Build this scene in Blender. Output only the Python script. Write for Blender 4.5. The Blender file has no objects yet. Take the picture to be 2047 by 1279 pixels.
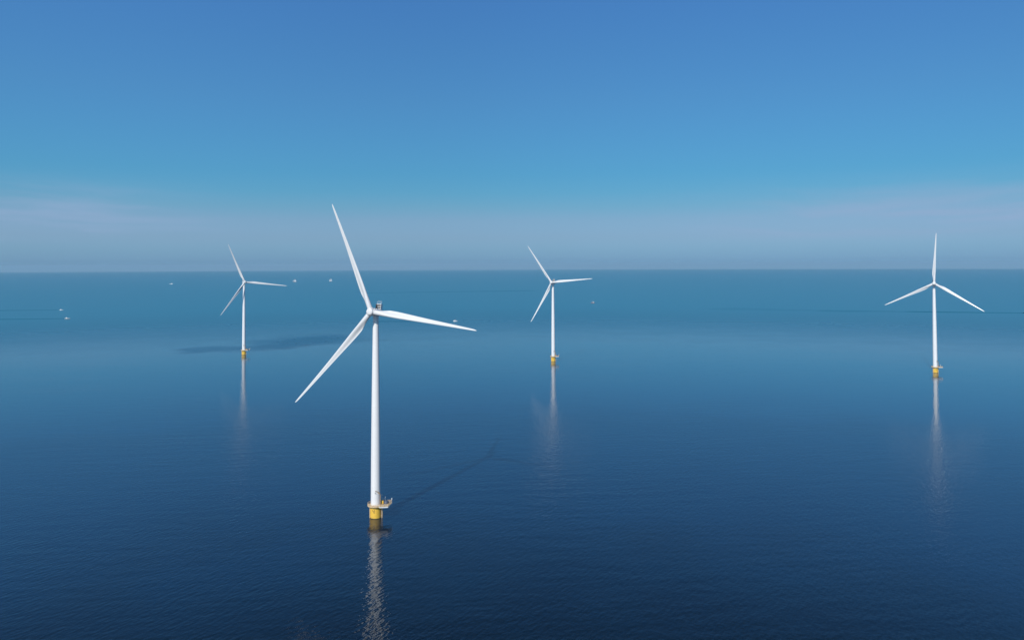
import bpy, bmesh, math, random
from mathutils import Vector, Matrix

S = bpy.context.scene
C = S.collection
R = math.radians
EARTH = 7.4e6                      # effective earth radius with refraction, metres

# ------------------------------------------------------------------ camera
CAM_H = 141.5
cam = bpy.data.cameras.new('camera')
cam.sensor_fit = 'HORIZONTAL'
cam.sensor_width = 36.0
cam.lens = 1544.0 / 2047.0 * 36.0
cam.shift_y = -0.0713
cam.clip_start = 1.0
cam.clip_end = 200000.0
camo = bpy.data.objects.new('camera', cam)
C.objects.link(camo)
camo.matrix_world = (Matrix.Translation((0, 0, CAM_H)) @ Matrix.Rotation(R(90 + 1.3325), 4, 'X')
                     @ Matrix.Rotation(R(-0.2025), 4, 'Z'))
S.camera = camo

# ------------------------------------------------------------------ world and sun
SUN_EL, SUN_AZ = R(37.3), R(-156.5)          # azimuth clockwise from +Y
W = bpy.data.worlds.new('World')
S.world = W
W.use_nodes = True
wt = W.node_tree
for n in list(wt.nodes):
    wt.nodes.remove(n)


class NT:
    """small helper to write node trees"""
    def __init__(self, tree):
        self.t = tree

    def n(self, kind, **kw):
        o = self.t.nodes.new('ShaderNode' + kind)
        for k, v in kw.items():
            setattr(o, k, v)
        return o

    def put(self, sock, v):
        if v is None:
            return
        if isinstance(v, bpy.types.NodeSocket):
            self.t.links.new(v, sock)
        else:
            sock.default_value = v

    def m(self, op, a, b=None, c=None, clamp=False):
        o = self.n('Math', operation=op, use_clamp=clamp)
        for i, v in enumerate((a, b, c)):
            if v is not None:
                self.put(o.inputs[i], v)
        return o.outputs[0]

    def v(self, op, a, b=None, scale=None):
        o = self.n('VectorMath', operation=op)
        self.put(o.inputs[0], a)
        if b is not None:
            self.put(o.inputs[1], b)
        if scale is not None:
            self.put(o.inputs['Scale'], scale)
        return o.outputs['Value'] if op in ('LENGTH', 'DOT_PRODUCT', 'DISTANCE') else o.outputs[0]

    def smooth(self, x, a, b, lo=0.0, hi=1.0):
        o = self.n('MapRange', interpolation_type='SMOOTHSTEP')
        self.put(o.inputs[0], x)
        for i, q in enumerate((a, b, lo, hi)):
            self.put(o.inputs[i + 1], q)
        return o.outputs[0]

    def lin(self, x, a, b, lo=0.0, hi=1.0):
        o = self.n('MapRange')
        self.put(o.inputs[0], x)
        for i, q in enumerate((a, b, lo, hi)):
            self.put(o.inputs[i + 1], q)
        return o.outputs[0]

    def ramp(self, f, stops):
        o = self.n('ValToRGB')
        e = o.color_ramp.elements
        while len(e) < len(stops):
            e.new(0.5)
        for el, (p, col) in zip(e, stops):
            el.position = p
            el.color = tuple(col) + ((1.0,) if len(col) == 3 else ())
        self.put(o.inputs[0], f)
        return o.outputs[0]

    def mix(self, f, a, b, mode='MIX'):
        o = self.n('Mix', data_type='RGBA', blend_type=mode)
        self.put(o.inputs[0], f)
        self.put(o.inputs[6], a if isinstance(a, bpy.types.NodeSocket) else tuple(a) + (1.0,))
        self.put(o.inputs[7], b if isinstance(b, bpy.types.NodeSocket) else tuple(b) + (1.0,))
        return o.outputs[2]

    def noise(self, vec, scale, detail=2.0, rough=0.5, dims='3D', lac=2.0):
        o = self.n('TexNoise', noise_dimensions=dims)
        self.put(o.inputs['Vector'], vec)
        o.inputs['Scale'].default_value = scale
        o.inputs['Detail'].default_value = detail
        o.inputs['Roughness'].default_value = rough
        o.inputs['Lacunarity'].default_value = lac
        return o.outputs[0]


w = NT(wt)
sky = w.n('TexSky', sky_type='NISHITA', sun_disc=False)
sky.sun_elevation = SUN_EL
sky.sun_rotation = SUN_AZ % (2 * math.pi)
sky.altitude = 140.0
dirv = w.n('TexCoord').outputs['Generated']
dirv = w.v('NORMALIZE', dirv)
sep = w.n('SeparateXYZ')
w.put(sep.inputs[0], dirv)
up = w.n('CombineXYZ')                       # the sky goes on smoothly below eye level down to the sunken horizon
w.put(up.inputs[0], sep.outputs[0])
w.put(up.inputs[1], sep.outputs[1])
w.put(up.inputs[2], w.m('MAXIMUM', sep.outputs[2], 0.005))
w.put(sky.inputs['Vector'], up.outputs[0])
elev = w.m('DIVIDE', w.m('ARCSINE', sep.outputs[2]), math.pi / 180)          # degrees
# colour of the air column over the lake by elevation (deeper blue aloft, greyer haze low down)
TINT = 1.65
stops = [(0.0, (.395, .770, 1.53)), (1.0, (.355, .662, 1.25)), (2.0, (.360, .582, 1.03)), (3.3, (.350, .556, .895)),
         (4.2, (.285, .555, .835)), (5.3, (.230, .560, .825)), (6.7, (.213, .566, .828)), (9.0, (.238, .592, .858)),
         (12.0, (.275, .625, .905)), (15.5, (.300, .665, .985)), (19.0, (.325, .705, 1.085)), (28.0, (.22, .53, .79)), (40.0, (.23, .52, .76))]
tint = w.ramp(w.m('DIVIDE', elev, 40.0, clamp=True), [(e / 40.0, tuple(c / TINT for c in col)) for e, col in stops])
az = w.m('DIVIDE', w.m('ARCTAN2', sep.outputs[0], sep.outputs[1]), math.pi / 180)
graded = w.mix(1.0, sky.outputs[0], tint, 'MULTIPLY')
graded = w.v('SCALE', graded, scale=w.smooth(az, -2.0, -38.0, 1.0, 1.20))          # the western sky is a touch clearer
# thin veils of cirrus low over the horizon
warp = w.noise(dirv, 3.0, 2.0)
stretched = w.v('MULTIPLY', dirv, (1.6, 1.6, 20.0))
cir = w.noise(w.v('ADD', stretched, w.v('SCALE', (0.25, 0.25, 0.9), scale=warp)), 2.7, 6.0, 0.56)
band = w.m('MULTIPLY', w.smooth(elev, 1.3, 2.6), w.smooth(elev, 6.4, 2.8))
side = w.m('ADD', w.smooth(az, -17.0, -32.0), w.smooth(az, 8.0, 26.0))
veil = w.m('MULTIPLY', w.m('MULTIPLY', w.m('ADD', w.smooth(cir, 0.40, 0.66, 0.0, 0.72), 0.20), band), w.m('ADD', w.m('MULTIPLY', side, 0.78), 0.05))
cloudy = w.mix(veil, graded, tuple(c * 10.0 / TINT for c in (0.295, 0.42, 0.625)))
bg = w.n('Background')
bg.inputs['Strength'].default_value = 0.1 * TINT
w.put(bg.inputs['Color'], cloudy)
wo = w.n('OutputWorld')
w.put(wo.inputs['Surface'], bg.outputs[0])

sun = bpy.data.lights.new('sun', 'SUN')
sun.energy = 3.75
sun.angle = R(0.53)
sun.color = (1.0, 0.94, 0.87)
suno = bpy.data.objects.new('sun', sun)
C.objects.link(suno)
sd = Vector((math.sin(SUN_AZ) * math.cos(SUN_EL), math.cos(SUN_AZ) * math.cos(SUN_EL), math.sin(SUN_EL)))
suno.rotation_euler = sd.to_track_quat('Z', 'Y').to_euler()
suno.location = sd * 400

S.view_settings.view_transform = 'Standard'
S.view_settings.look = 'None'
S.view_settings.exposure = 0.0
S.view_settings.gamma = 1.0
S.cycles.volume_bounces = 0
S.cycles.max_bounces = 6
S.cycles.use_denoising = True


# ------------------------------------------------------------------ helpers
def sea_z(x, y):
    return -(x * x + y * y) / (2 * EARTH)


def tag(o, label=None, cat=None, group=None, kind=None):
    if label:
        o['label'] = label
    if cat:
        o['category'] = cat
    if group:
        o['group'] = group
    if kind:
        o['kind'] = kind
    return o


def material(name, base, rough=0.45, var=0.0, scale=0.3, metallic=0.0, spec=0.5):
    m = bpy.data.materials.new(name)
    m.use_nodes = True
    t = NT(m.node_tree)
    p = m.node_tree.nodes['Principled BSDF']
    p.inputs['Roughness'].default_value = rough
    p.inputs['Metallic'].default_value = metallic
    p.inputs['Specular IOR Level'].default_value = spec
    co = t.n('TexCoord').outputs['Object']
    if var > 0:
        a = t.noise(co, scale, 4.0, 0.6)
        f = t.lin(a, 0.3, 0.7)
        lo = tuple(c * (1 - var) for c in base)
        hi = tuple(min(1, c * (1 + var * 0.35)) for c in base)
        t.put(p.inputs['Base Color'], t.mix(f, lo, hi))
    else:
        p.inputs['Base Color'].default_value = tuple(base) + (1,)
    return m


class MB:
    """collects shapes for ONE mesh object"""
    def __init__(self):
        self.v, self.f = [], []

    def add(self, vs, fs):
        o = len(self.v)
        self.v += [tuple(p) for p in vs]
        self.f += [tuple(i + o for i in q) for q in fs]
        return self

    def loft(self, rings, cap0=True, cap1=True, closed=True):
        n = len(rings[0])
        vs = [p for r in rings for p in r]
        fs = []
        for k in range(len(rings) - 1):
            for i in range(n if closed else n - 1):
                j = (i + 1) % n
                fs.append((k * n + i, k * n + j, (k + 1) * n + j, (k + 1) * n + i))
        if cap0:
            fs.append(tuple(reversed(range(n))))
        if cap1:
            fs.append(tuple((len(rings) - 1) * n + i for i in range(n)))
        return self.add(vs, fs)

    def lathe(self, prof, n=32, axis='Z', off=(0, 0, 0), cap0=True, cap1=True):
        rings = []
        for r, h in prof:
            ring = []
            for i in range(n):
                a = 2 * math.pi * i / n
                x, y = r * math.cos(a), r * math.sin(a)
                p = (x, y, h) if axis == 'Z' else (h, x, y) if axis == 'X' else (y, h, x)
                ring.append((p[0] + off[0], p[1] + off[1], p[2] + off[2]))
            rings.append(ring)
        return self.loft(rings, cap0, cap1)

    def tube(self, pts, r, n=8, r2=None):
        pts = [Vector(p) for p in pts]
        rings = []
        for k, p in enumerate(pts):
            d = (pts[min(k + 1, len(pts) - 1)] - pts[max(k - 1, 0)]).normalized()
            a = d.orthogonal().normalized() if k == 0 else (a - d * a.dot(d)).normalized()
            b = d.cross(a)
            rr = r if r2 is None else r + (r2 - r) * k / (len(pts) - 1)
            rings.append([p + (a * math.cos(2 * math.pi * i / n) + b * math.sin(2 * math.pi * i / n)) * rr for i in range(n)])
        return self.loft(rings)

    def box(self, c, s, rz=0.0, taper=1.0):
        m = Matrix.Rotation(rz, 3, 'Z')
        vs = []
        for z in (-.5, .5):
            k = 1.0 if z < 0 else taper
            for x, y in ((-.5, -.5), (.5, -.5), (.5, .5), (-.5, .5)):
                vs.append(m @ Vector((x * s[0] * k, y * s[1] * k, z * s[2])) + Vector(c))
        return self.add(vs, [(3, 2, 1, 0), (4, 5, 6, 7), (0, 1, 5, 4), (1, 2, 6, 5), (2, 3, 7, 6), (3, 0, 4, 7)])

    def prism(self, poly, z0, z1):
        n = len(poly)
        vs = [(x, y, z0) for x, y in poly] + [(x, y, z1) for x, y in poly]
        fs = [tuple(reversed(range(n))), tuple(range(n, 2 * n))]
        fs += [(i, (i + 1) % n, n + (i + 1) % n, n + i) for i in range(n)]
        return self.add(vs, fs)

    def build(self, name, mat, parent=None, smooth=40, loc=None, bevel=0.0):
        me = bpy.data.meshes.new(name)
        me.from_pydata(self.v, [], self.f)
        bm = bmesh.new()
        bm.from_mesh(me)
        bmesh.ops.recalc_face_normals(bm, faces=bm.faces)
        bm.to_mesh(me)
        bm.free()
        if smooth:
            me.polygons.foreach_set('use_smooth', [True] * len(me.polygons))
            me.set_sharp_from_angle(angle=R(smooth))
        for q in (mat if isinstance(mat, (list, tuple)) else [mat]):
            me.materials.append(q)
        o = bpy.data.objects.new(name, me)
        C.objects.link(o)
        if parent:
            o.parent = parent
        if loc:
            o.location = loc
        if bevel:
            bv = o.modifiers.new('bevel', 'BEVEL')
            bv.width = bevel
            bv.segments = 2
            bv.limit_method = 'ANGLE'
        return o


def empty(name, loc, rz=0.0):
    o = bpy.data.objects.new(name, None)
    o.empty_display_size = 1.0
    o.location = loc
    o.rotation_euler = (0, 0, rz)
    C.objects.link(o)
    return o


def copy_tree(o, parent=None):
    c = o.copy()
    C.objects.link(c)
    c.parent = parent
    for ch in o.children:
        copy_tree(ch, c)
    return c


# ------------------------------------------------------------------ the lake
def water_material():
    m = bpy.data.materials.new('lake_water')
    m.use_nodes = True
    g = bpy.data.node_groups.new('wave_height', 'ShaderNodeTree')
    g.interface.new_socket('Position', in_out='INPUT', socket_type='NodeSocketVector')
    g.interface.new_socket('Height', in_out='OUTPUT', socket_type='NodeSocketFloat')
    t = NT(g)
    gi = g.nodes.new('NodeGroupInput')
    go = g.nodes.new('NodeGroupOutput')
    pos = gi.outputs[0]

    def layer(ang, stretch, scale, amp, detail, off):
        mp = t.n('Mapping', vector_type='TEXTURE')          # ang: direction of the wave crests from +X
        t.put(mp.inputs[0], pos)
        mp.inputs['Location'].default_value = off
        mp.inputs['Rotation'].default_value = (0, 0, R(ang))
        mp.inputs['Scale'].default_value = (stretch, 1.0, 1.0)
        nz = t.noise(mp.outputs[0], scale, detail, 0.55, '2D')
        return t.m('MULTIPLY', nz, amp)
    h = layer(60, 2.4, 0.50, WAVE[0], 1.0, (3, 7, 0))
    h = t.m('ADD', h, layer(-38, 2.2, 0.85, WAVE[1], 2.0, (11, 2, 0)))
    h = t.m('ADD', h, layer(8, 3.5, 0.11, WAVE[2], 1.0, (5, 9, 0)))
    t.put(go.inputs[0], h)

    t = NT(m.node_tree)
    geo = t.n('NewGeometry')
    P = geo.outputs['Position']

    def hgt(off):
        q = m.node_tree.nodes.new('ShaderNodeGroup')
        q.node_tree = g
        t.put(q.inputs[0], t.v('ADD', P, off) if any(off) else P)
        return q.outputs[0]
    EPS = 0.12
    h0, hx, hy = hgt((0, 0, 0)), hgt((EPS, 0, 0)), hgt((0, EPS, 0))
    gx = t.m('DIVIDE', t.m('SUBTRACT', hx, h0), EPS)
    gy = t.m('DIVIDE', t.m('SUBTRACT', hy, h0), EPS)
    # ruffled water: cat's paws, boat wakes and the gust patch beside the far turbine
    flat = t.v('MULTIPLY', P, (1, 1, 0))
    wn = t.n('TexNoise', noise_dimensions='2D')
    t.put(wn.inputs['Vector'], flat)
    wn.inputs['Scale'].default_value = 0.012
    wn.inputs['Detail'].default_value = 4.0
    wv = t.v('SUBTRACT', wn.outputs['Color'], (.5, .5, .5))

    def seg(a, b, w0, w1, strength, warp, soft=0.3):
        a3, d = (a[0], a[1], 0.0), (b[0] - a[0], b[1] - a[1], 0.0)
        L2 = d[0] ** 2 + d[1] ** 2
        q = t.v('ADD', t.v('SUBTRACT', flat, a3), t.v('SCALE', wv, scale=warp))
        q = t.v('MULTIPLY', q, (1, 1, 0))
        u = t.m('DIVIDE', t.v('DOT_PRODUCT', q, d), L2, clamp=True)
        r = t.v('LENGTH', t.v('SUBTRACT', q, t.v('SCALE', d, scale=u)))
        wd = t.m('ADD', w0, t.m('MULTIPLY', u, w1 - w0))
        rel = t.m('DIVIDE', r, wd)
        return t.m('MULTIPLY', t.smooth(rel, 1.0, soft), strength)
    masks = [seg((-1490, 2532), (-1700, 2502), 18, 34, 0.95, 14),
             seg((-1216, 2108), (-1420, 2076), 18, 34, 1.0, 14),
             seg((-152, 1951), (-330, 1962), 12, 30, 0.5, 14),
             seg((-760, 4000), (60, 4260), 60, 110, 0.4, 40),
             seg((1452, 2198), (1180, 2275), 28, 40, 1.2, 16),
             seg((1180, 2275), (960, 2335), 40, 60, 0.42, 60),
             seg((960, 2335), (700, 2450), 60, 110, 0.18, 80),
             seg((-545, 1318), (-440, 1325), 52, 78, 0.46, 120, 0.0),
             seg((-440, 1330), (-378, 1480), 78, 160, 0.56, 130, 0.0)]
    mask = masks[0]
    for k in masks[1:]:
        mask = t.m('MAXIMUM', mask, k)
    big = t.n('Mapping')
    t.put(big.inputs[0], flat)
    big.inputs['Scale'].default_value = (0.35, 1.0, 1.0)
    big.inputs['Rotation'].default_value = (0, 0, R(4))
    paws = t.noise(big.outputs[0], 0.0022, 4.0, 0.6, '2D')
    near = t.noise(big.outputs[0], 0.02, 3.0, 0.6, '2D')
    amp = t.m('ADD', t.lin(paws, 0.3, 0.7, 0.64, 1.36), t.lin(near, 0.3, 0.7, -0.22, 0.22))
    # water colour painted lighter with distance, making up for brightness the reflections lack
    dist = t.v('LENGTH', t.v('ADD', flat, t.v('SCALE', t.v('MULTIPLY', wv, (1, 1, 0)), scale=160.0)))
    log_dist = t.m('LOGARITHM', dist, 10.0)
    calm = t.m('MULTIPLY', t.smooth(log_dist, 2.80, 2.97), t.smooth(log_dist, 3.22, 3.12))      # a slick between the far turbines
    amp = t.m('MULTIPLY', amp, t.m('SUBTRACT', 1.0, t.m('MULTIPLY', calm, 0.42)))
    amp = t.m('ADD', amp, t.m('MULTIPLY', mask, RUFFLE))
    nv = t.n('CombineXYZ')
    t.put(nv.inputs[0], t.m('MULTIPLY', t.m('MULTIPLY', gx, amp), -1.0))
    t.put(nv.inputs[1], t.m('MULTIPLY', t.m('MULTIPLY', gy, amp), -1.0))
    N = t.v('NORMALIZE', t.v('ADD', geo.outputs['True Normal'], nv.outputs[0]))
    p = m.node_tree.nodes['Principled BSDF']
    t.put(p.inputs['Base Color'], t.ramp(t.lin(log_dist, 2.4, 3.6), [((math.log10(d) - 2.4) / 1.2, c) for d, c in BODY_BY_DIST]))
    open_lake = t.smooth(log_dist, 3.03, 3.36)
    breeze = t.m('MULTIPLY', t.smooth(log_dist, 2.58, 2.72), t.smooth(log_dist, 2.97, 2.84))
    p.inputs['IOR'].default_value = WATER_IOR
    t.put(p.inputs['Roughness'], t.m('ADD', t.m('ADD', WATER_ROUGH, t.m('MULTIPLY', mask, 0.24)), t.m('ADD', t.m('MULTIPLY', open_lake, FAR_ROUGH), t.m('MULTIPLY', breeze, 0.12))))
    t.put(p.inputs['Normal'], N)
    return m


WAVE = (0.098, 0.042, 0.09)
RUFFLE = 2.2
FAR_ROUGH = 0.25
BODY_BY_DIST = [(300, (.0004, .002, .005)), (380, (.001, .009, .020)), (500, (.001, .020, .055)), (800, (.001, .033, .085)), (1250, (.0005, .062, .128)), (2600, (.001, .175, .262))]  # water colours by distance, with the brightening painted in
WATER_ROUGH = 0.05
WATER_IOR = 1.63

sea = MB()
NSEG = 256
rad = [0.0]
r = 60.0
while r < 50000:
    rad.append(r)
    r *= 1.10
rad.append(50000.0)
vs = [(0, 0, 0)]
for r in rad[1:]:
    for i in range(NSEG):
        a = 2 * math.pi * i / NSEG
        vs.append((r * math.cos(a), r * math.sin(a), -r * r / (2 * EARTH)))
fs = [(0, 1 + i, 1 + (i + 1) % NSEG) for i in range(NSEG)]
for k in range(len(rad) - 2):
    o0, o1 = 1 + k * NSEG, 1 + (k + 1) * NSEG
    for i in range(NSEG):
        j = (i + 1) % NSEG
        fs.append((o0 + i, o1 + i, o1 + j, o0 + j))
sea.add(vs, fs)
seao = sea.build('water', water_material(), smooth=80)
tag(seao, 'dark blue rippled lake water reaching to the hazy horizon', 'water', kind='structure')

# ------------------------------------------------------------------ materials
M = {
    'tower': material('white_tower_paint', (.83, .825, .815), 0.38, 0.035, 0.25),
    'blade': material('white_blade_gelcoat', (.72, .72, .715), 0.33, 0.02, 0.2),
    'seam': material('grey_seal', (.32, .33, .34), 0.6),
    'nacelle': material('white_nacelle_shell', (.79, .79, .80), 0.4, 0.03, 0.5),
    'grey': material('galvanised_steel', (.42, .42, .42), 0.5, 0.15, 1.0),
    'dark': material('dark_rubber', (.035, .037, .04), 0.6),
    'louvre': material('radiator_fins', (.33, .31, .29), 0.55, 0.15, 2.0),
    'panel': material('weathered_grey_panel', (.50, .47, .44), 0.5, 0.1, 1.0),
    'yellow': material('yellow_marine_paint', (.90, .555, .075), 0.42, 0.10, 0.6),
    'darkline': material('dark_waterline', (.10, .085, .03), 0.7, 0.3, 1.0),
    'ochre': material('faded_yellow_rail_paint', (.74, .55, .33), 0.5, 0.12, 0.8),
    'crane': material('weathered_crane_paint', (.42, .28, .16), 0.55, 0.2, 1.2),
    'deck': material('deck_grating', (.62, .47, .29), 0.65, 0.12, 0.9),
    'white': material('white_steel_paint', (.80, .80, .79), 0.42, 0.03, 0.7),
    'mark': material('black_brown_lettering', (.20, .12, .03), 0.55),
    'bluegrey': material('blue_grey_tarpaulin', (.10, .12, .18), 0.55, 0.2, 1.5),
    'sail': material('white_sailcloth', (.80, .80, .80), 0.75, 0.03, 0.3),
    'hull_white': material('white_gelcoat_hull', (.82, .82, .82), 0.3, 0.02, 0.5),
    'hull_dark': material('dark_blue_hull', (.022, .03, .05), 0.35, 0.1, 0.5),
    'hull_red': material('faded_red_hull', (.33, .16, .15), 0.5, 0.15, 0.5),
    'glass': material('dark_cabin_glass', (.02, .025, .03), 0.12),
    'wood': material('varnished_spar', (.36, .24, .14), 0.45, 0.15, 0.8),
}

# ------------------------------------------------------------------ wind turbines
DECK = 7.2
AX = 115.0                       # height of the rotor axis where it crosses the tower
TOWER_TOP = 112.6
OH = 5.95                        # hub centre in front of the tower axis
RB = 65.0


def tower_r(z):
    pts = [(DECK, 2.72), (40, 2.58), (75, 2.16), (TOWER_TOP, 1.60)]
    for (z0, r0), (z1, r1) in zip(pts, pts[1:]):
        if z <= z1:
            return r0 + (r1 - r0) * (z - z0) / (z1 - z0)
    return pts[-1][1]


def interp(tab, x):
    for (x0, y0), (x1, y1) in zip(tab, tab[1:]):
        if x <= x1:
            u = (x - x0) / (x1 - x0)
            u = u * u * (3 - 2 * u) if False else u
            return y0 + (y1 - y0) * u
    return tab[-1][1]


CHORD = [(1.5, 2.8), (4, 2.82), (6.5, 3.0), (9, 3.5), (11.5, 3.9), (14, 3.9), (17, 3.8), (22, 3.4), (30, 2.76), (38, 2.22),
         (46, 1.78), (53, 1.42), (59, 1.10), (62.5, .86), (64.2, .56), (65, .12)]
THICK = [(1.5, 1.0), (9, .62), (12, .45), (16, .34), (24, .27), (34, .23), (65, .18)]
TWIST = [(1.5, 19), (9, 18), (14, 15), (20, 11), (30, 6.5), (42, 3), (55, .5), (65, -1)]
PITCH = 3.0


def blade_mesh():
    st = [1.5, 2.2, 3, 4, 5, 6, 7, 8, 9, 10, 11, 12, 13, 14, 15.5, 17, 19, 21.5, 24, 27, 30, 33, 36, 39, 42, 45, 48, 51, 54, 57, 59.5,
          61.5, 63, 64, 64.6, 65]
    n = 40
    rings = []
    for r in st:
        ch = interp(CHORD, r)
        th = interp(THICK, r)
        w_ = min(1.0, max(0.0, (r - 3.2) / 9.0))
        w_ = w_ * w_ * (3 - 2 * w_)
        be = R(interp(TWIST, r) + PITCH)
        pre = -(3.95 * r / RB + 2.9 * (r / RB) ** 2.4)
        ring = []
        for i in range(n):
            a = 2 * math.pi * i / n
            s = (1 - math.cos(a)) / 2            # 0 leading edge, 1 trailing edge
            sg = 1.0 if math.sin(a) >= 0 else -1.0
            yt = 5 * min(th, .42) * (.2969 * math.sqrt(max(s, 0)) - .126 * s - .3516 * s * s + .2843 * s ** 3 - .1010 * s ** 4)
            aft = max(0.0, (s - .35) / .65)
            yt *= 1 - .62 * aft * aft * (3 - 2 * aft) * (1 if th > .25 else .5)
            yc = s * s * (1 - s) * (.20 + .42 * min(1.0, max(0.0, (th - .2) / .22)))
            ya = yc + sg * yt
            xa = (.33 - s)
            xc, yci = .5 * math.cos(a), .5 * math.sin(a)
            x = (xc * (1 - w_) + xa * w_) * ch
            y = (yci * (1 - w_) + ya * w_) * ch
            xr = x * math.cos(be) + y * math.sin(be)
            yr = -x * math.sin(be) + y * math.cos(be)
            ring.append((xr, yr + pre, r))
        rings.append(ring)
    return MB().loft(rings)


def rotor_frame(yaw):
    t = R(6)
    a = Vector((math.sin(yaw) * math.cos(t), -math.cos(yaw) * math.cos(t), math.sin(t)))
    r = Vector((math.cos(yaw), math.sin(yaw), 0))
    u = a.cross(r)
    return a, r, u


def frame_matrix(x, y, z, loc):
    m = Matrix((x, y, z)).transposed().to_4x4()
    m.translation = loc
    return m


def pose(turbine, yaw, azim):
    """turn the nacelle and the rotor of one turbine"""
    a, r, u = rotor_frame(yaw)
    top = Vector((0, 0, AX))
    hub = top + a * OH
    k = 0
    for ch in turbine.children:
        kind = ch.name.split('.')[0]
        if kind == 'nacelle':
            ch.matrix_basis = frame_matrix(r, -a, u, top)          # local -Y is the nose direction
        elif kind == 'hub':
            q0 = azim - math.pi / 2
            rr = r * math.cos(q0) + u * math.sin(q0)
            uu = a.cross(rr)
            ch.matrix_basis = frame_matrix(rr, -a, uu, hub)
        elif kind == 'blade':
            q = azim - k * 2 * math.pi / 3
            span = r * math.cos(q) + u * math.sin(q)
            mot = r * math.sin(q) - u * math.cos(q)
            ch.matrix_basis = frame_matrix(mot, -a, span, hub)
            k += 1


def make_turbine():
    root = empty('wind_turbine', (0, 0, 0))
    # --- yellow foundation
    fo = MB().lathe([(3.0, -6), (3.02, 0.35), (3.05, 0.6), (3.06, 5.6), (3.22, 5.65), (3.22, 6.0), (3.02, 6.05), (3.0, DECK - .48)], 48)
    fnd = fo.build('foundation', M['yellow'], root)
    MB().lathe([(3.075, -3), (3.075, .05), (3.07, .26), (3.0, .27)], 48, cap0=False, cap1=False).build('waterline_band', M['darkline'], fnd)  # dark band added so the base stands apart from its reflection

    def on_cyl(u, z, r0):                     # u metres along the wall, 0 facing the camera side
        an = R(-90) + u / r0
        return (r0 * math.cos(an), r0 * math.sin(an), z)

    def stroke(mb, p, q, wd=.30, r0=3.075):
        d = Vector((q[0] - p[0], q[1] - p[1]))
        nrm = Vector((-d.y, d.x)).normalized() * wd / 2
        for k in range(4):
            a0, a1 = Vector(p) + d * k / 4, Vector(p) + d * (k + 1) / 4
            c = [a0 - nrm, a1 - nrm, a1 + nrm, a0 + nrm]
            mb.add([on_cyl(c_.x, c_.y, r0) for c_ in c] + [on_cyl(c_.x, c_.y, r0 + .03) for c_ in c],
                   [(3, 2, 1, 0), (4, 5, 6, 7), (0, 1, 5, 4), (1, 2, 6, 5), (2, 3, 7, 6), (3, 0, 4, 7)])
    nb = MB()
    stroke(nb, (-1.35, 5.1), (-.95, 4.05))
    stroke(nb, (-.98, 4.1), (-.15, 4.1), .26)
    stroke(nb, (-.28, 5.2), (-.36, 3.0), .32)
    nb.build('identification_number', M['mark'], fnd, smooth=0)
    # boat landing: two fender tubes with a ladder, right of the pile as seen from the drone
    for an in (-14, 2):
        bl = MB()
        x, y = 3.75 * math.cos(R(an)), 3.75 * math.sin(R(an))
        bl.tube([(x * .84, y * .84, 6.2), (x, y, 5.6), (x, y, -4)], .19, 8)
        for z in (1.2, 4.6):
            bl.tube([(x * .82, y * .82, z), (x, y, z)], .10, 6)
        bl.build('boat_landing', M['ochre'], fnd)
    ld = MB()
    for an in (-9, -3):
        ld.tube([(3.5 * math.cos(R(an)), 3.5 * math.sin(R(an)), z) for z in (6.6, -3)], .05, 6)
    for k in range(24):
        z = 6.4 - k * .36
        ld.tube([(3.5 * math.cos(R(-9)), 3.5 * math.sin(R(-9)), z), (3.5 * math.cos(R(-3)), 3.5 * math.sin(R(-3)), z)], .03, 5)
    ld.build('ladder', M['ochre'], fnd)
    for an in (186, 196):
        x, y = 3.25 * math.cos(R(an)), 3.25 * math.sin(R(an))
        MB().tube([(x, y, 6.6), (x, y, -5)], .17, 8).build('cable_tube', M['ochre'], fnd)
    for k in range(12):                      # brackets that carry the deck
        an = 2 * math.pi * (k + .5) / 12
        d = Vector((math.cos(an), math.sin(an), 0))
        MB().tube([d * 3.05 + Vector((0, 0, 5.5)), d * 4.3 + Vector((0, 0, DECK - .46))], .09, 6).build('deck_bracket', M['ochre'], fnd)

    # --- working platform: ring plus a laydown deck reaching to one side
    ext = [(1.2, -4.2), (2.4, -5.5), (6.8, -5.5), (9.05, .9), (9.05, 2.3), (8.1, 3.4), (4.2, 3.4), (3.3, 3.05)]
    ring = []
    for k in range(44):
        an = R(43) + R(250) * k / 43
        ring.append((4.5 * math.cos(an), 4.5 * math.sin(an)))
    outline = ring + ext[1:-1]
    pf = MB().prism(outline, DECK - .22, DECK)
    plat = pf.build('platform', M['deck'], root, smooth=25)
    plat.rotation_euler = (0, 0, R(10))
    rims = (MB(), MB())
    n = len(outline)
    for i in range(n):                       # fascia plate round the deck, a little proud of it
        p, q = Vector(outline[i]), Vector(outline[(i + 1) % n])
        d = (q - p).normalized()
        nn = Vector((d.y, -d.x)) * .06
        p, q = p - d * .02, q + d * .02
        rims[0 if i < len(ring) - 1 else 1].add([(*(p + nn), DECK - .46), (*(q + nn), DECK - .46), (*(q - nn), DECK - .46), (*(p - nn), DECK - .46),
                 (*(p + nn), DECK + .10), (*(q + nn), DECK + .10), (*(q - nn), DECK + .10), (*(p - nn), DECK + .10)],
                [(3, 2, 1, 0), (4, 5, 6, 7), (0, 1, 5, 4), (1, 2, 6, 5), (2, 3, 7, 6), (3, 0, 4, 7)])
    rims[0].build('fascia', M['ochre'], plat, smooth=25)
    rims[1].build('fascia', M['white'], plat, smooth=25)
    for y in (-4.2, -1.2, 1.8):
        MB().box((5.2, y, DECK - .36), (3.0 if y < -4 else 6.4, .22, .26)).build('deck_beam', M['white'], plat, smooth=0)
    rail = MB()
    per = [Vector(p) for p in outline]
    inner = [p * ((p.length - .10) / p.length) for p in per]
    for z, rr in ((1.15, .075), (.85, .04), (.58, .045), (.3, .04)):
        rail.tube([(*p, DECK + z) for p in inner] + [(*inner[0], DECK + z)], rr, 6)
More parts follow.
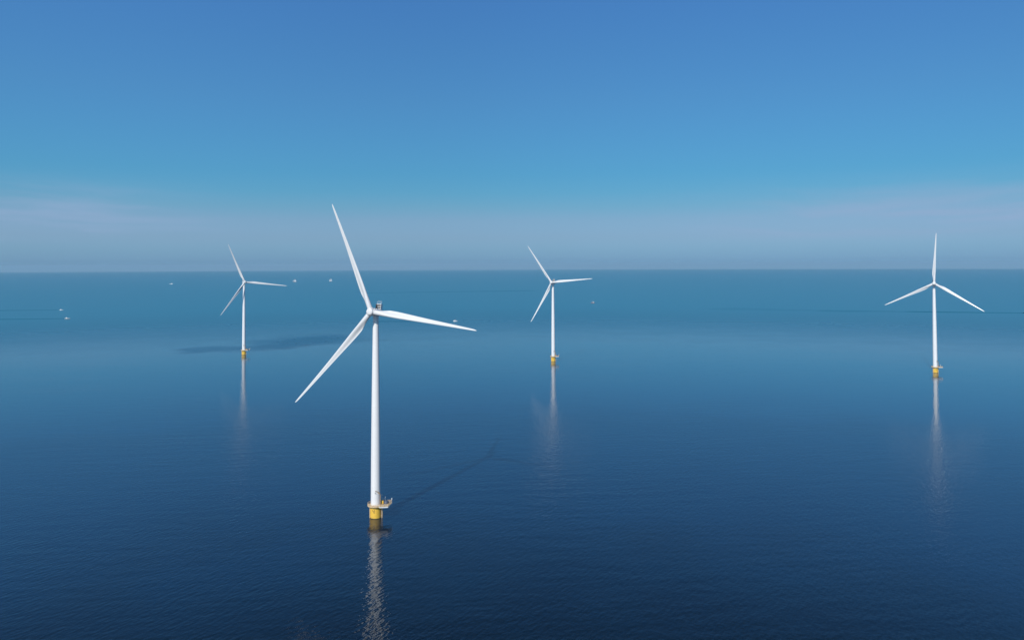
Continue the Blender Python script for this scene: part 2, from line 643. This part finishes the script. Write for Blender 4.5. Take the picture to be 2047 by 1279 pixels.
    acc = 0.0
    for i in range(n):
        p, q = inner[i], inner[(i + 1) % n]
        seg = (q - p).length
        s = (1.25 - acc) % 1.25
        while s < seg:
            c = p + (q - p) * s / seg
            rail.box((c.x, c.y, DECK + .62), (.10, .10, 1.1))
            s += 1.25
        acc = (acc + seg) % 1.25
    rail.build('railing', M['ochre'], plat)
    cr = MB()                                # davit crane
    cr.lathe([(.34, DECK), (.34, DECK + .5), (.24, DECK + .55), (.22, DECK + 5.0), (.17, DECK + 6.0)], 12, off=(2.55, -2.7, 0))
    cr.tube([(2.55, -2.7, DECK + 5.6), (2.35, -2.75, DECK + 6.6), (1.7, -2.9, DECK + 7.4), (.7, -3.1, DECK + 8.1), (-.25, -3.3, DECK + 8.5)], .24, 8, .14)
    cr.box((1.75, -2.9, DECK + 7.15), (.9, .42, .5))
    crane = cr.build('davit_crane', M['crane'], plat)
    MB().tube([(-.25, -3.3, DECK + 8.45), (-.25, -3.3, DECK + 7.3)], .05, 6).box((-.25, -3.3, DECK + 7.15), (.3, .22, .4)).build('hoist', M['dark'], crane)
    MB().box((3.75, 1.3, DECK + .85), (1.15, 1.5, 1.7)).build('equipment_cabinet', M['yellow'], plat, smooth=0, bevel=.06)
    MB().lathe([(.02, DECK + 1.52), (1.05, DECK + 1.5), (1.28, DECK + 1.2), (1.3, DECK + .02)][::-1], 20, off=(5.75, .9, 0)).build('covered_drum', M['bluegrey'], plat)
    fr = MB()
    for x in (3.55, 5.35):
        fr.tube([(x, 2.6, DECK), (x, 2.6, DECK + 3.4)], .09, 6)
    for z in (1.9, 2.6):
        fr.tube([(3.55, 2.6, DECK + z), (5.35, 2.6, DECK + z)], .07, 6)
    fr.tube([(3.55, 2.6, DECK + 1.0), (5.35, 2.6, DECK + 2.4)], .06, 6)
    fr.build('hoist_frame', M['white'], plat)
    for x, y, h in ((3.4, 2.2, 4.9), (9.0, 1.6, 2.5)):
        lan = MB()
        lan.tube([(x, y, DECK), (x, y, DECK + h)], .09, 8)
        lan.lathe([(.2, DECK + h - .75), (.26, DECK + h - .7), (.26, DECK + h), (.12, DECK + h + .15)], 10, off=(x, y, 0))
        lan.build('marker_lantern', M['white'], plat)
    for x, y, s in ((4.6, -3.7, .8), (7.6, 1.9, .9), (5.6, -2.6, .6)):
        MB().box((x, y, DECK + s * .45), (s, s * .8, s * .9)).build('stowage_box', M['louvre'], plat, smooth=0, bevel=.04)

    # --- tower
    prof = [(tower_r(DECK) + .10, DECK + .01), (tower_r(DECK) + .10, DECK + .30), (tower_r(DECK), DECK + .32)]
    for z in (20, 34, 48, 62, 75, 88, 100):
        prof.append((tower_r(z), z))
    prof.append((tower_r(TOWER_TOP), TOWER_TOP))
    tw = MB().lathe(prof, 64).build('tower', M['tower'], root)
    for z in (34.0, 62.0, 88.0):
        MB().lathe([(tower_r(z) + .012, z - .09), (tower_r(z) + .03, z - .07), (tower_r(z) + .03, z + .07), (tower_r(z) + .012, z + .09)], 64, cap0=False, cap1=False).build('section_joint', M['white'], tw)
    MB().lathe([(1.62, TOWER_TOP - .5), (1.78, TOWER_TOP - .45), (1.78, TOWER_TOP + .45)], 40).build('yaw_collar', M['white'], tw)
    dr = MB()
    a0 = R(48)
    for k in range(6):
        a1, a2 = a0 + (k - 3) * .065, a0 + (k - 2) * .065
        r0 = tower_r(DECK) - .02
        q = []
        for rr in (r0, r0 + .10):
            for aa, zz in ((a1, DECK + .5), (a2, DECK + .5), (a2, DECK + 2.8), (a1, DECK + 2.8)):
                q.append((rr * math.cos(aa), rr * math.sin(aa), zz))
        dr.add(q, [(3, 2, 1, 0), (4, 5, 6, 7), (0, 1, 5, 4), (1, 2, 6, 5), (2, 3, 7, 6), (3, 0, 4, 7)])
    dr.build('door', M['grey'], tw, smooth=0)

    # --- nacelle: local -Y forward, origin where axis and tower axis cross
    def superring(y, hw, hh, zc, p=3.2, n=36):
        rr = []
        for i in range(n):
            a = 2 * math.pi * i / n
            c, s = math.cos(a), math.sin(a)
            rr.append((hw * math.copysign(abs(c) ** (2 / p), c), y, zc + hh * math.copysign(abs(s) ** (2 / p), s)))
        return rr
    nb = MB().loft([superring(-2.35, 1.95, 1.98, 0, 2.1), superring(-1.6, 1.98, 2.0, 0, 2.6), superring(0, 1.95, 1.95, -.05, 3.4),
                    superring(4.6, 1.9, 1.88, 0, 3.6), superring(6.0, 1.78, 1.7, .12, 3.4), superring(6.5, 1.3, 1.25, .2, 3)])
    nac = nb.build('nacelle', M['nacelle'], root)
    MB().lathe([(1.9, -4.35), (2.14, -4.3), (2.2, -4.1), (2.2, -2.5), (2.06, -2.4)], 48, axis='Y').build('generator', M['nacelle'], nac)
    MB().lathe([(1.98, -2.42), (2.03, -2.30), (1.97, -2.2)], 48, axis='Y', cap0=False, cap1=False).build('generator_seal', M['seam'], nac)
    co = MB()                                # open cooler housing: two side cheeks, top beam and back wall
    for sx in (-1, 1):
        co.add([(sx * 1.66, 2.5, 1.75), (sx * 1.66, 5.0, 1.75), (sx * 1.66, 5.0, 4.95), (sx * 1.66, 3.1, 4.95),
                (sx * 1.54, 2.5, 1.75), (sx * 1.54, 5.0, 1.75), (sx * 1.54, 5.0, 4.95), (sx * 1.54, 3.1, 4.95)],
               [(0, 1, 2, 3), (7, 6, 5, 4), (0, 4, 5, 1), (1, 5, 6, 2), (2, 6, 7, 3), (3, 7, 4, 0)])
    co.box((0, 4.5, 4.78), (3.06, .9, .34))
    cool = co.build('cooler', M['white'], nac, smooth=0)
    MB().box((0, 4.72, 2.1), (3.06, .5, .7)).build('lower_panel', M['panel'], cool, smooth=0)
    for sx in (-1, 1):  # dark lining added to deepen the darkness inside the cheeks
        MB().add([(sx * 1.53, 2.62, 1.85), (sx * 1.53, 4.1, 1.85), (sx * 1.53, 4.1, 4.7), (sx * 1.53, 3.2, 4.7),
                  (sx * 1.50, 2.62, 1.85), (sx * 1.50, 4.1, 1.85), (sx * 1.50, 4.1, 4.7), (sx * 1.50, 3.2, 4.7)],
                 [(0, 1, 2, 3), (7, 6, 5, 4), (0, 4, 5, 1), (1, 5, 6, 2), (2, 6, 7, 3), (3, 7, 4, 0)]).build('dark_lining', M['dark'], cool, smooth=0)
    rd = MB()
    rd.box((0, 4.8, 4.02), (3.06, .22, 1.14))
    for k in range(9):
        rd.box((0, 4.66, 3.54 + k * .12), (3.06, .06, .045))
    rd.build('radiator', M['louvre'], cool, smooth=0)
    MB().box((0, 4.74, 3.25), (3.06, .34, .34)).build('crossbeam', M['panel'], cool, smooth=0)
    MB().box((.1, 4.86, 2.76), (2.86, .14, .56)).build('dark_slot', M['dark'], cool, smooth=0)
    for x, h, y in ((-1.35, 1.2, 4.5), (-.35, 1.7, 4.4), (.35, 1.35, 4.7), (1.2, 1.5, 4.5)):
        ms = MB().tube([(x, y, 4.9), (x, y, 4.95 + h)], .055, 6)
        ms.tube([(x - .28, y, 4.95 + h), (x + .28, y, 4.95 + h)], .045, 6)
        ms.lathe([(.1, 4.95 + h), (.12, 5.1 + h), (.04, 5.2 + h)], 8, off=(x - .28, y, 0))
        ms.build('weather_mast', M['white'], cool)
    ht = MB()
    ht.box((0, .9, 1.99), (1.5, 1.9, .12))
    for x in (-1.35, 1.35):
        ht.tube([(x, -1.4, 2.45), (x, 2.3, 2.45)], .03, 6)
        for y in (-1.4, .4, 2.3):
            ht.tube([(x, y, 1.7), (x, y, 2.45)], .03, 6)
    ht.build('roof_hatch', M['white'], nac, smooth=0)

    # --- hub: local -Y forward, local Z along the first blade
    hb = MB()
    hb.lathe([(1.95, 1.62), (2.1, 1.4), (2.12, .4), (2.1, -1.2), (2.05, -1.85), (1.9, -2.25), (1.5, -2.52), (.8, -2.64), (.05, -2.66)], 48, axis='Y')
    for k in range(3):
        rot = Matrix.Rotation(R(120) * k, 3, 'Y')
        rings = []
        for z, rr in ((.3, 1.95), (1.2, 1.88), (1.7, 1.66), (2.15, 1.52), (2.35, 1.48)):
            rings.append([rot @ Vector((rr * math.cos(2 * math.pi * i / 40), rr * math.sin(2 * math.pi * i / 40) - .12, z)) for i in range(40)])
        hb.loft(rings)
    hub = hb.build('hub', M['blade'], root)
    for k in range(3):
        sm = MB()
        rot = Matrix.Rotation(R(120) * k, 3, 'Y')
        rings = [[rot @ Vector((rr * math.cos(2 * math.pi * i / 40), rr * math.sin(2 * math.pi * i / 40) - .12, z)) for i in range(40)]
                 for z, rr in ((2.36, 1.425), (2.44, 1.45), (2.52, 1.425))]
        sm.loft(rings, False, False)
        sm.build('blade_root_seal', M['seam'], hub)
    bm0 = blade_mesh()
    b0 = bm0.build('blade', M['blade'], root, smooth=60)
    for k in range(2):
        b = b0.copy()
        C.objects.link(b)
        b.parent = root
    return root


TURB = [(-77.2, 437.7, -15.3, 111.65, 'largest wind turbine, far nearer than the others, dark number on its yellow base'),
        (-428.9, 1237.1, 30.0, 113.24, 'small white wind turbine standing in the dark ruffled patch of water'),
        (60.1, 1138.6, -24.1, 124.6, 'small white wind turbine with one blade pointing level to the right over open water'),
        (548.9, 1006.1, -26.8, 86.95, 'white wind turbine with one blade straight up, crossed by a dark boat wake')]
proto = make_turbine()
for i, (x, y, yaw, azm, lab) in enumerate(TURB):
    o = proto if i == 0 else copy_tree(proto)
    o.location = (x, y, sea_z(x, y))
    tag(o, lab, 'wind turbine', 'offshore wind turbines standing in the lake')
    pose(o, R(yaw), R(azm))


# ------------------------------------------------------------------ boats
def hull(L, B, H, draft=.5, bow=1.25, flare=.85, stern=.85):
    """hull with the bow towards +X, waterline at z = 0"""
    rings = []
    N = 14
    for k in range(N + 1):
        u = k / N
        x = -L / 2 + L * u
        full = stern + (1 - stern) * math.sin(min(1, u / .45) * math.pi / 2) if u < .45 else max(0.0, 1 - ((u - .45) / .55) ** 2.2)
        hb = max(.02, B / 2 * full)
        top = H * (1 + (bow - 1) * u * u)
        rake = L * .06 * u ** 4
        rings.append([(x - rake, 0, -draft * (1 - u ** 3)), (x - rake * .5, hb * .72, -draft * .55 * (1 - u ** 2)), (x, hb * flare, top * .35), (x + rake, hb, top),
                      (x + rake, hb * .9, top - .06), (x + rake, 0, top - .02), (x + rake, -hb * .9, top - .06), (x + rake, -hb, top),
                      (x, -hb * flare, top * .35), (x - rake * .5, -hb * .72, -draft * .55 * (1 - u ** 2))])
    return MB().loft(rings)


def place(name, x, y, rz, label, cat, group=None):
    o = empty(name, (x, y, sea_z(x, y)), rz)
    tag(o, label, cat, group)
    return o


def cabin(L, Wd, H, x, z, rake=.35):
    """wheelhouse with sloping front"""
    mb = MB()
    h = H
    mb.add([(x - L / 2, -Wd / 2, z), (x + L / 2, -Wd / 2, z), (x + L / 2, Wd / 2, z), (x - L / 2, Wd / 2, z),
            (x - L / 2 + .1, -Wd * .44, z + h), (x + L / 2 - rake * L, -Wd * .42, z + h), (x + L / 2 - rake * L, Wd * .42, z + h), (x - L / 2 + .1, Wd * .44, z + h)],
           [(3, 2, 1, 0), (4, 5, 6, 7), (0, 1, 5, 4), (1, 2, 6, 5), (2, 3, 7, 6), (3, 0, 4, 7)])
    return mb


def cabin_windows(L, Wd, H, x, z, rake=.35):
    mb = MB()
    for s in (-1, 1):
        y0, y1 = s * Wd * .477, s * Wd * .447
        f = []
        for (fx, fz) in ((-.38, .45), (.24, .45), (.16, .82), (-.36, .82)):
            yy = s * (Wd / 2 + (Wd * .44 - Wd / 2) * fz + .03)
            f.append((x + fx * L, yy, z + H * fz))
        b = [(p[0], p[1] - s * .06, p[2]) for p in f]
        mb.add(f + b, [(0, 1, 2, 3), (7, 6, 5, 4), (0, 4, 5, 1), (1, 5, 6, 2), (2, 6, 7, 3), (3, 7, 4, 0)])
    fr = []
    for fy, fz in ((-.4, .4), (.4, .4), (.36, .82), (-.36, .82)):
        xx = x + L / 2 - rake * L * fz + .03
        fr.append((xx, fy * Wd, z + H * fz))
    b = [(p[0] - .08, p[1], p[2]) for p in fr]
    mb.add(fr + b, [(0, 1, 2, 3), (7, 6, 5, 4), (0, 4, 5, 1), (1, 5, 6, 2), (2, 6, 7, 3), (3, 7, 4, 0)])
    return mb


def motor_boat(x, y, rz, L, label, hullmat='hull_white', house='white', band=None, house_x=-.08, tall=1.0, group='motor boats under way'):
    o = place('motor_boat', x, y, rz, label, 'motor boat', group)
    B, H = L * .30, L * .10
    h = hull(L, B, H).build('hull', M[hullmat], o, smooth=50)
    if band:
        hull(L * 1.004, B * 1.02, H * .42, .3, 1.1).build('boot_stripe', M[band], h, smooth=50)
    ch = L * .115 * tall
    cab = cabin(L * .42, B * .74, ch, L * house_x, H * .95)
    c = cab.build('cabin', M[house], o, smooth=0, bevel=.08)
    cabin_windows(L * .42, B * .74, ch, L * house_x, H * .95).build('window', M['glass'], c, smooth=0)
    up = MB().box((L * (house_x - .05), 0, H * .95 + ch + L * .022), (L * .24, B * .58, L * .045), taper=.86)
    up.build('flybridge', M[house], o, smooth=0, bevel=.05)
    ra = MB()
    pts = [(L * .10, B * .44, H * 1.55), (L * .30, B * .36, H * 1.68), (L * .47, 0, H * 1.82), (L * .30, -B * .36, H * 1.68), (L * .10, -B * .44, H * 1.55)]
    ra.tube(pts, .045, 6)
    for p in pts:
        ra.tube([p, (p[0], p[1] * .97, p[2] - H * .62)], .035, 5)
    ra.build('bow_rail', M['grey'], o)
    MB().tube([(L * (house_x - .1), 0, H + ch), (L * (house_x - .12), 0, H + ch + L * .16)], .06, 6).build('mast', M['white'], o)
    return o


def sail_mesh(p0, p1, p2, belly, n=8):
    """triangular sail with belly and a little thickness: tack, clew, head"""
    p0, p1, p2 = Vector(p0), Vector(p1), Vector(p2)
    nrm = (p1 - p0).cross(p2 - p0).normalized()
    mb = MB()
    front, back = [], []
    for i in range(n + 1):
        v_ = i / n
        for j in range(n + 1):
            u_ = j / n
            a, b = p0.lerp(p2, v_), p1.lerp(p2, v_)
            p = a.lerp(b, u_) + nrm * belly * math.sin(math.pi * u_) * math.sin(math.pi * min(1, v_ * .9 + .1))
            front.append(p)
            back.append(p - nrm * .04)
    fs = []
    k = (n + 1) ** 2
    for i in range(n):
        for j in range(n):
            a = i * (n + 1) + j
            fs.append((a, a + 1, a + n + 2, a + n + 1))
            fs.append((k + a, k + a + n + 1, k + a + n + 2, k + a + 1))
    mb.add(front + back, fs)
    return mb


def sailing_ship(x, y, rz, L, masts, label, sails):
    o = place('sailing_ship', x, y, rz, label, 'sailing ship', 'two masted sailing ships far off')
    hull(L, L * .2, L * .06, 1.0, 1.4).build('hull', M['hull_dark'], o, smooth=50)
    MB().box((-L * .1, 0, L * .07), (L * .3, L * .11, L * .035), taper=.9).build('deckhouse', M['wood'], o, smooth=0)
    for mx, mh in masts:
        mt = MB().tube([(mx, 0, L * .04), (mx, 0, mh)], .22, 8, .12)
        mt.build('mast', M['wood'], o)
    MB().tube([(L * .48, 0, L * .09), (L * .62, 0, L * .13)], .16, 8, .1).build('bowsprit', M['wood'], o)
    for a, b, c, be in sails:
        sail_mesh(a, b, c, be).build('sail', M['sail'], o, smooth=70)
    return o


motor_boat(-1467.0, 2517.0, R(8), 11.6, 'small white motor boat at far left, the farther of the two heading right', band=None)
motor_boat(-1206.0, 2097.5, R(8), 13.6, 'white motor boat at left with dark waterline, the nearer of the two heading right', band='hull_dark', tall=1.15)
motor_boat(-2730.0, 6190.0, R(176), 28.0, 'pale long motor yacht near the horizon, between the left edge and the left turbine', tall=.9, house_x=-.18)
motor_boat(-3632.0, 7392.0, R(10), 9.0, 'tiny white motor boat speck on the horizon left of the pale yacht')
motor_boat(1459.0, 2197.0, R(-14), 16.0, 'dark hulled motor boat cut off by the right edge of the picture', hullmat='hull_dark', house='white', house_x=.1)

wb = place('work_boat', 297.7, 2858.0, R(4), 'small faded red work boat with white wheelhouse right of the middle turbine', 'work boat')
hull(14.6, 4.4, 1.6, .8, 1.35).build('hull', M['hull_red'], wb, smooth=50)
cb = cabin(4.6, 3.2, 3.4, 2.4, 1.4, .16).build('wheelhouse', M['white'], wb, smooth=0, bevel=.08)
cabin_windows(4.6, 3.2, 3.4, 2.4, 1.4, .16).build('window', M['glass'], cb, smooth=0)
MB().tube([(1.2, 0, 4.8), (1.0, 0, 10.4)], .16, 8, .09).tube([(1.1, 0, 7.6), (-3.6, 0, 5.2)], .10, 6).build('mast', M['white'], wb)
MB().tube([(-6.4, -1.6, 2.6), (-6.4, -1.6, 3.4), (-6.4, 1.6, 3.4), (-6.4, 1.6, 2.6)], .12, 6).box((-6.4, 0, 2.1), (.5, 3.4, 1.2)).build('stern_gantry', M['white'], wb)
MB().box((-2.8, 0, 1.75), (3.6, 2.4, .7)).build('fish_hold', M['hull_red'], wb, smooth=0, bevel=.05)

sb = place('sailing_boat', -143.8, 1951.5, R(3), 'white sailing boat with bare mast and sails down, just above the near turbine blade', 'sailing boat')
hull(10.6, 3.3, 1.5, .6, 1.2).build('hull', M['hull_white'], sb, smooth=50)
c2 = cabin(4.6, 2.0, .9, .3, 1.35, .3).build('coachroof', M['white'], sb, smooth=0, bevel=.06)
cabin_windows(4.6, 2.0, .9, .3, 1.35, .3).build('window', M['glass'], c2, smooth=0)
ms = MB().tube([(.8, 0, 1.3), (.8, 0, 14.2)], .10, 8, .06)
ms.tube([(.8, -1.1, 8.2), (.8, 1.1, 8.2)], .04, 6)
ms.build('mast', M['grey'], sb)
MB().tube([(.8, 0, 2.6), (-3.6, 0, 2.75)], .24, 8, .16).build('furled_sail', M['sail'], sb)
st = MB()
st.tube([(.8, 0, 14.0), (5.2, 0, 1.9)], .02, 4)
st.tube([(.8, 0, 14.0), (-5.1, 0, 1.5)], .02, 4)
st.build('stay', M['grey'], sb)
MB().lathe([(1.0, 1.45), (1.25, 1.6), (1.2, 2.6), (.2, 2.75)], 12, off=(-2.6, 0, 0)).build('spray_hood', M['hull_white'], sb)

sailing_ship(-1921.7, 6830.0, R(2), 30.0, [(-11.0, 21.0), (3.0, 29.0)],
             'distant white two masted sailing ship with a small aft sail, left of the other one',
             [((-11.2, 0, 3.5), (-17.0, 1.2, 4.0), (-11.0, 0, 20.5), .8), ((2.6, 0, 3.5), (-6.0, 1.6, 4.2), (2.9, 0, 28.5), 1.2),
              ((15.5, 0, 3.8), (5.0, 1.4, 4.0), (3.6, 0, 25.0), 1.0)])
sailing_ship(-1647.1, 7016.0, R(4), 25.0, [(-6.5, 27.0), (4.0, 32.5)],
             'distant white two masted sailing ship with sails close together, right of the other one',
             [((-6.4, 0, 3.0), (-13.0, 1.0, 3.6), (-6.4, 0, 26.0), .8), ((4.2, 0, 3.0), (-3.6, 1.3, 3.6), (4.1, 0, 32.0), 1.1),
              ((11.5, 0, 3.4), (6.0, 1.0, 3.4), (4.6, 0, 27.0), .8)])

# ------------------------------------------------------------------ haze over the lake
HAZE = 3.0e-5
if HAZE:
    zb = -50000.0 ** 2 / (2 * EARTH) - 1.0
    hz = MB().box((0, 0, (zb + 190.0) / 2), (104000.0, 104000.0, 190.0 - zb))
    hm = bpy.data.materials.new('haze')
    hm.use_nodes = True
    nt = hm.node_tree
    for nd in list(nt.nodes):
        nt.nodes.remove(nd)
    pv = nt.nodes.new('ShaderNodeVolumePrincipled')
    pv.inputs['Color'].default_value = (.50, .80, 1.0, 1)
    pv.inputs['Density'].default_value = HAZE
    mo = nt.nodes.new('ShaderNodeOutputMaterial')
    nt.links.new(pv.outputs[0], mo.inputs['Volume'])
    ho = hz.build('haze', hm, smooth=0)
    tag(ho, 'pale blue haze over the lake fading the far water', 'haze', kind='stuff')
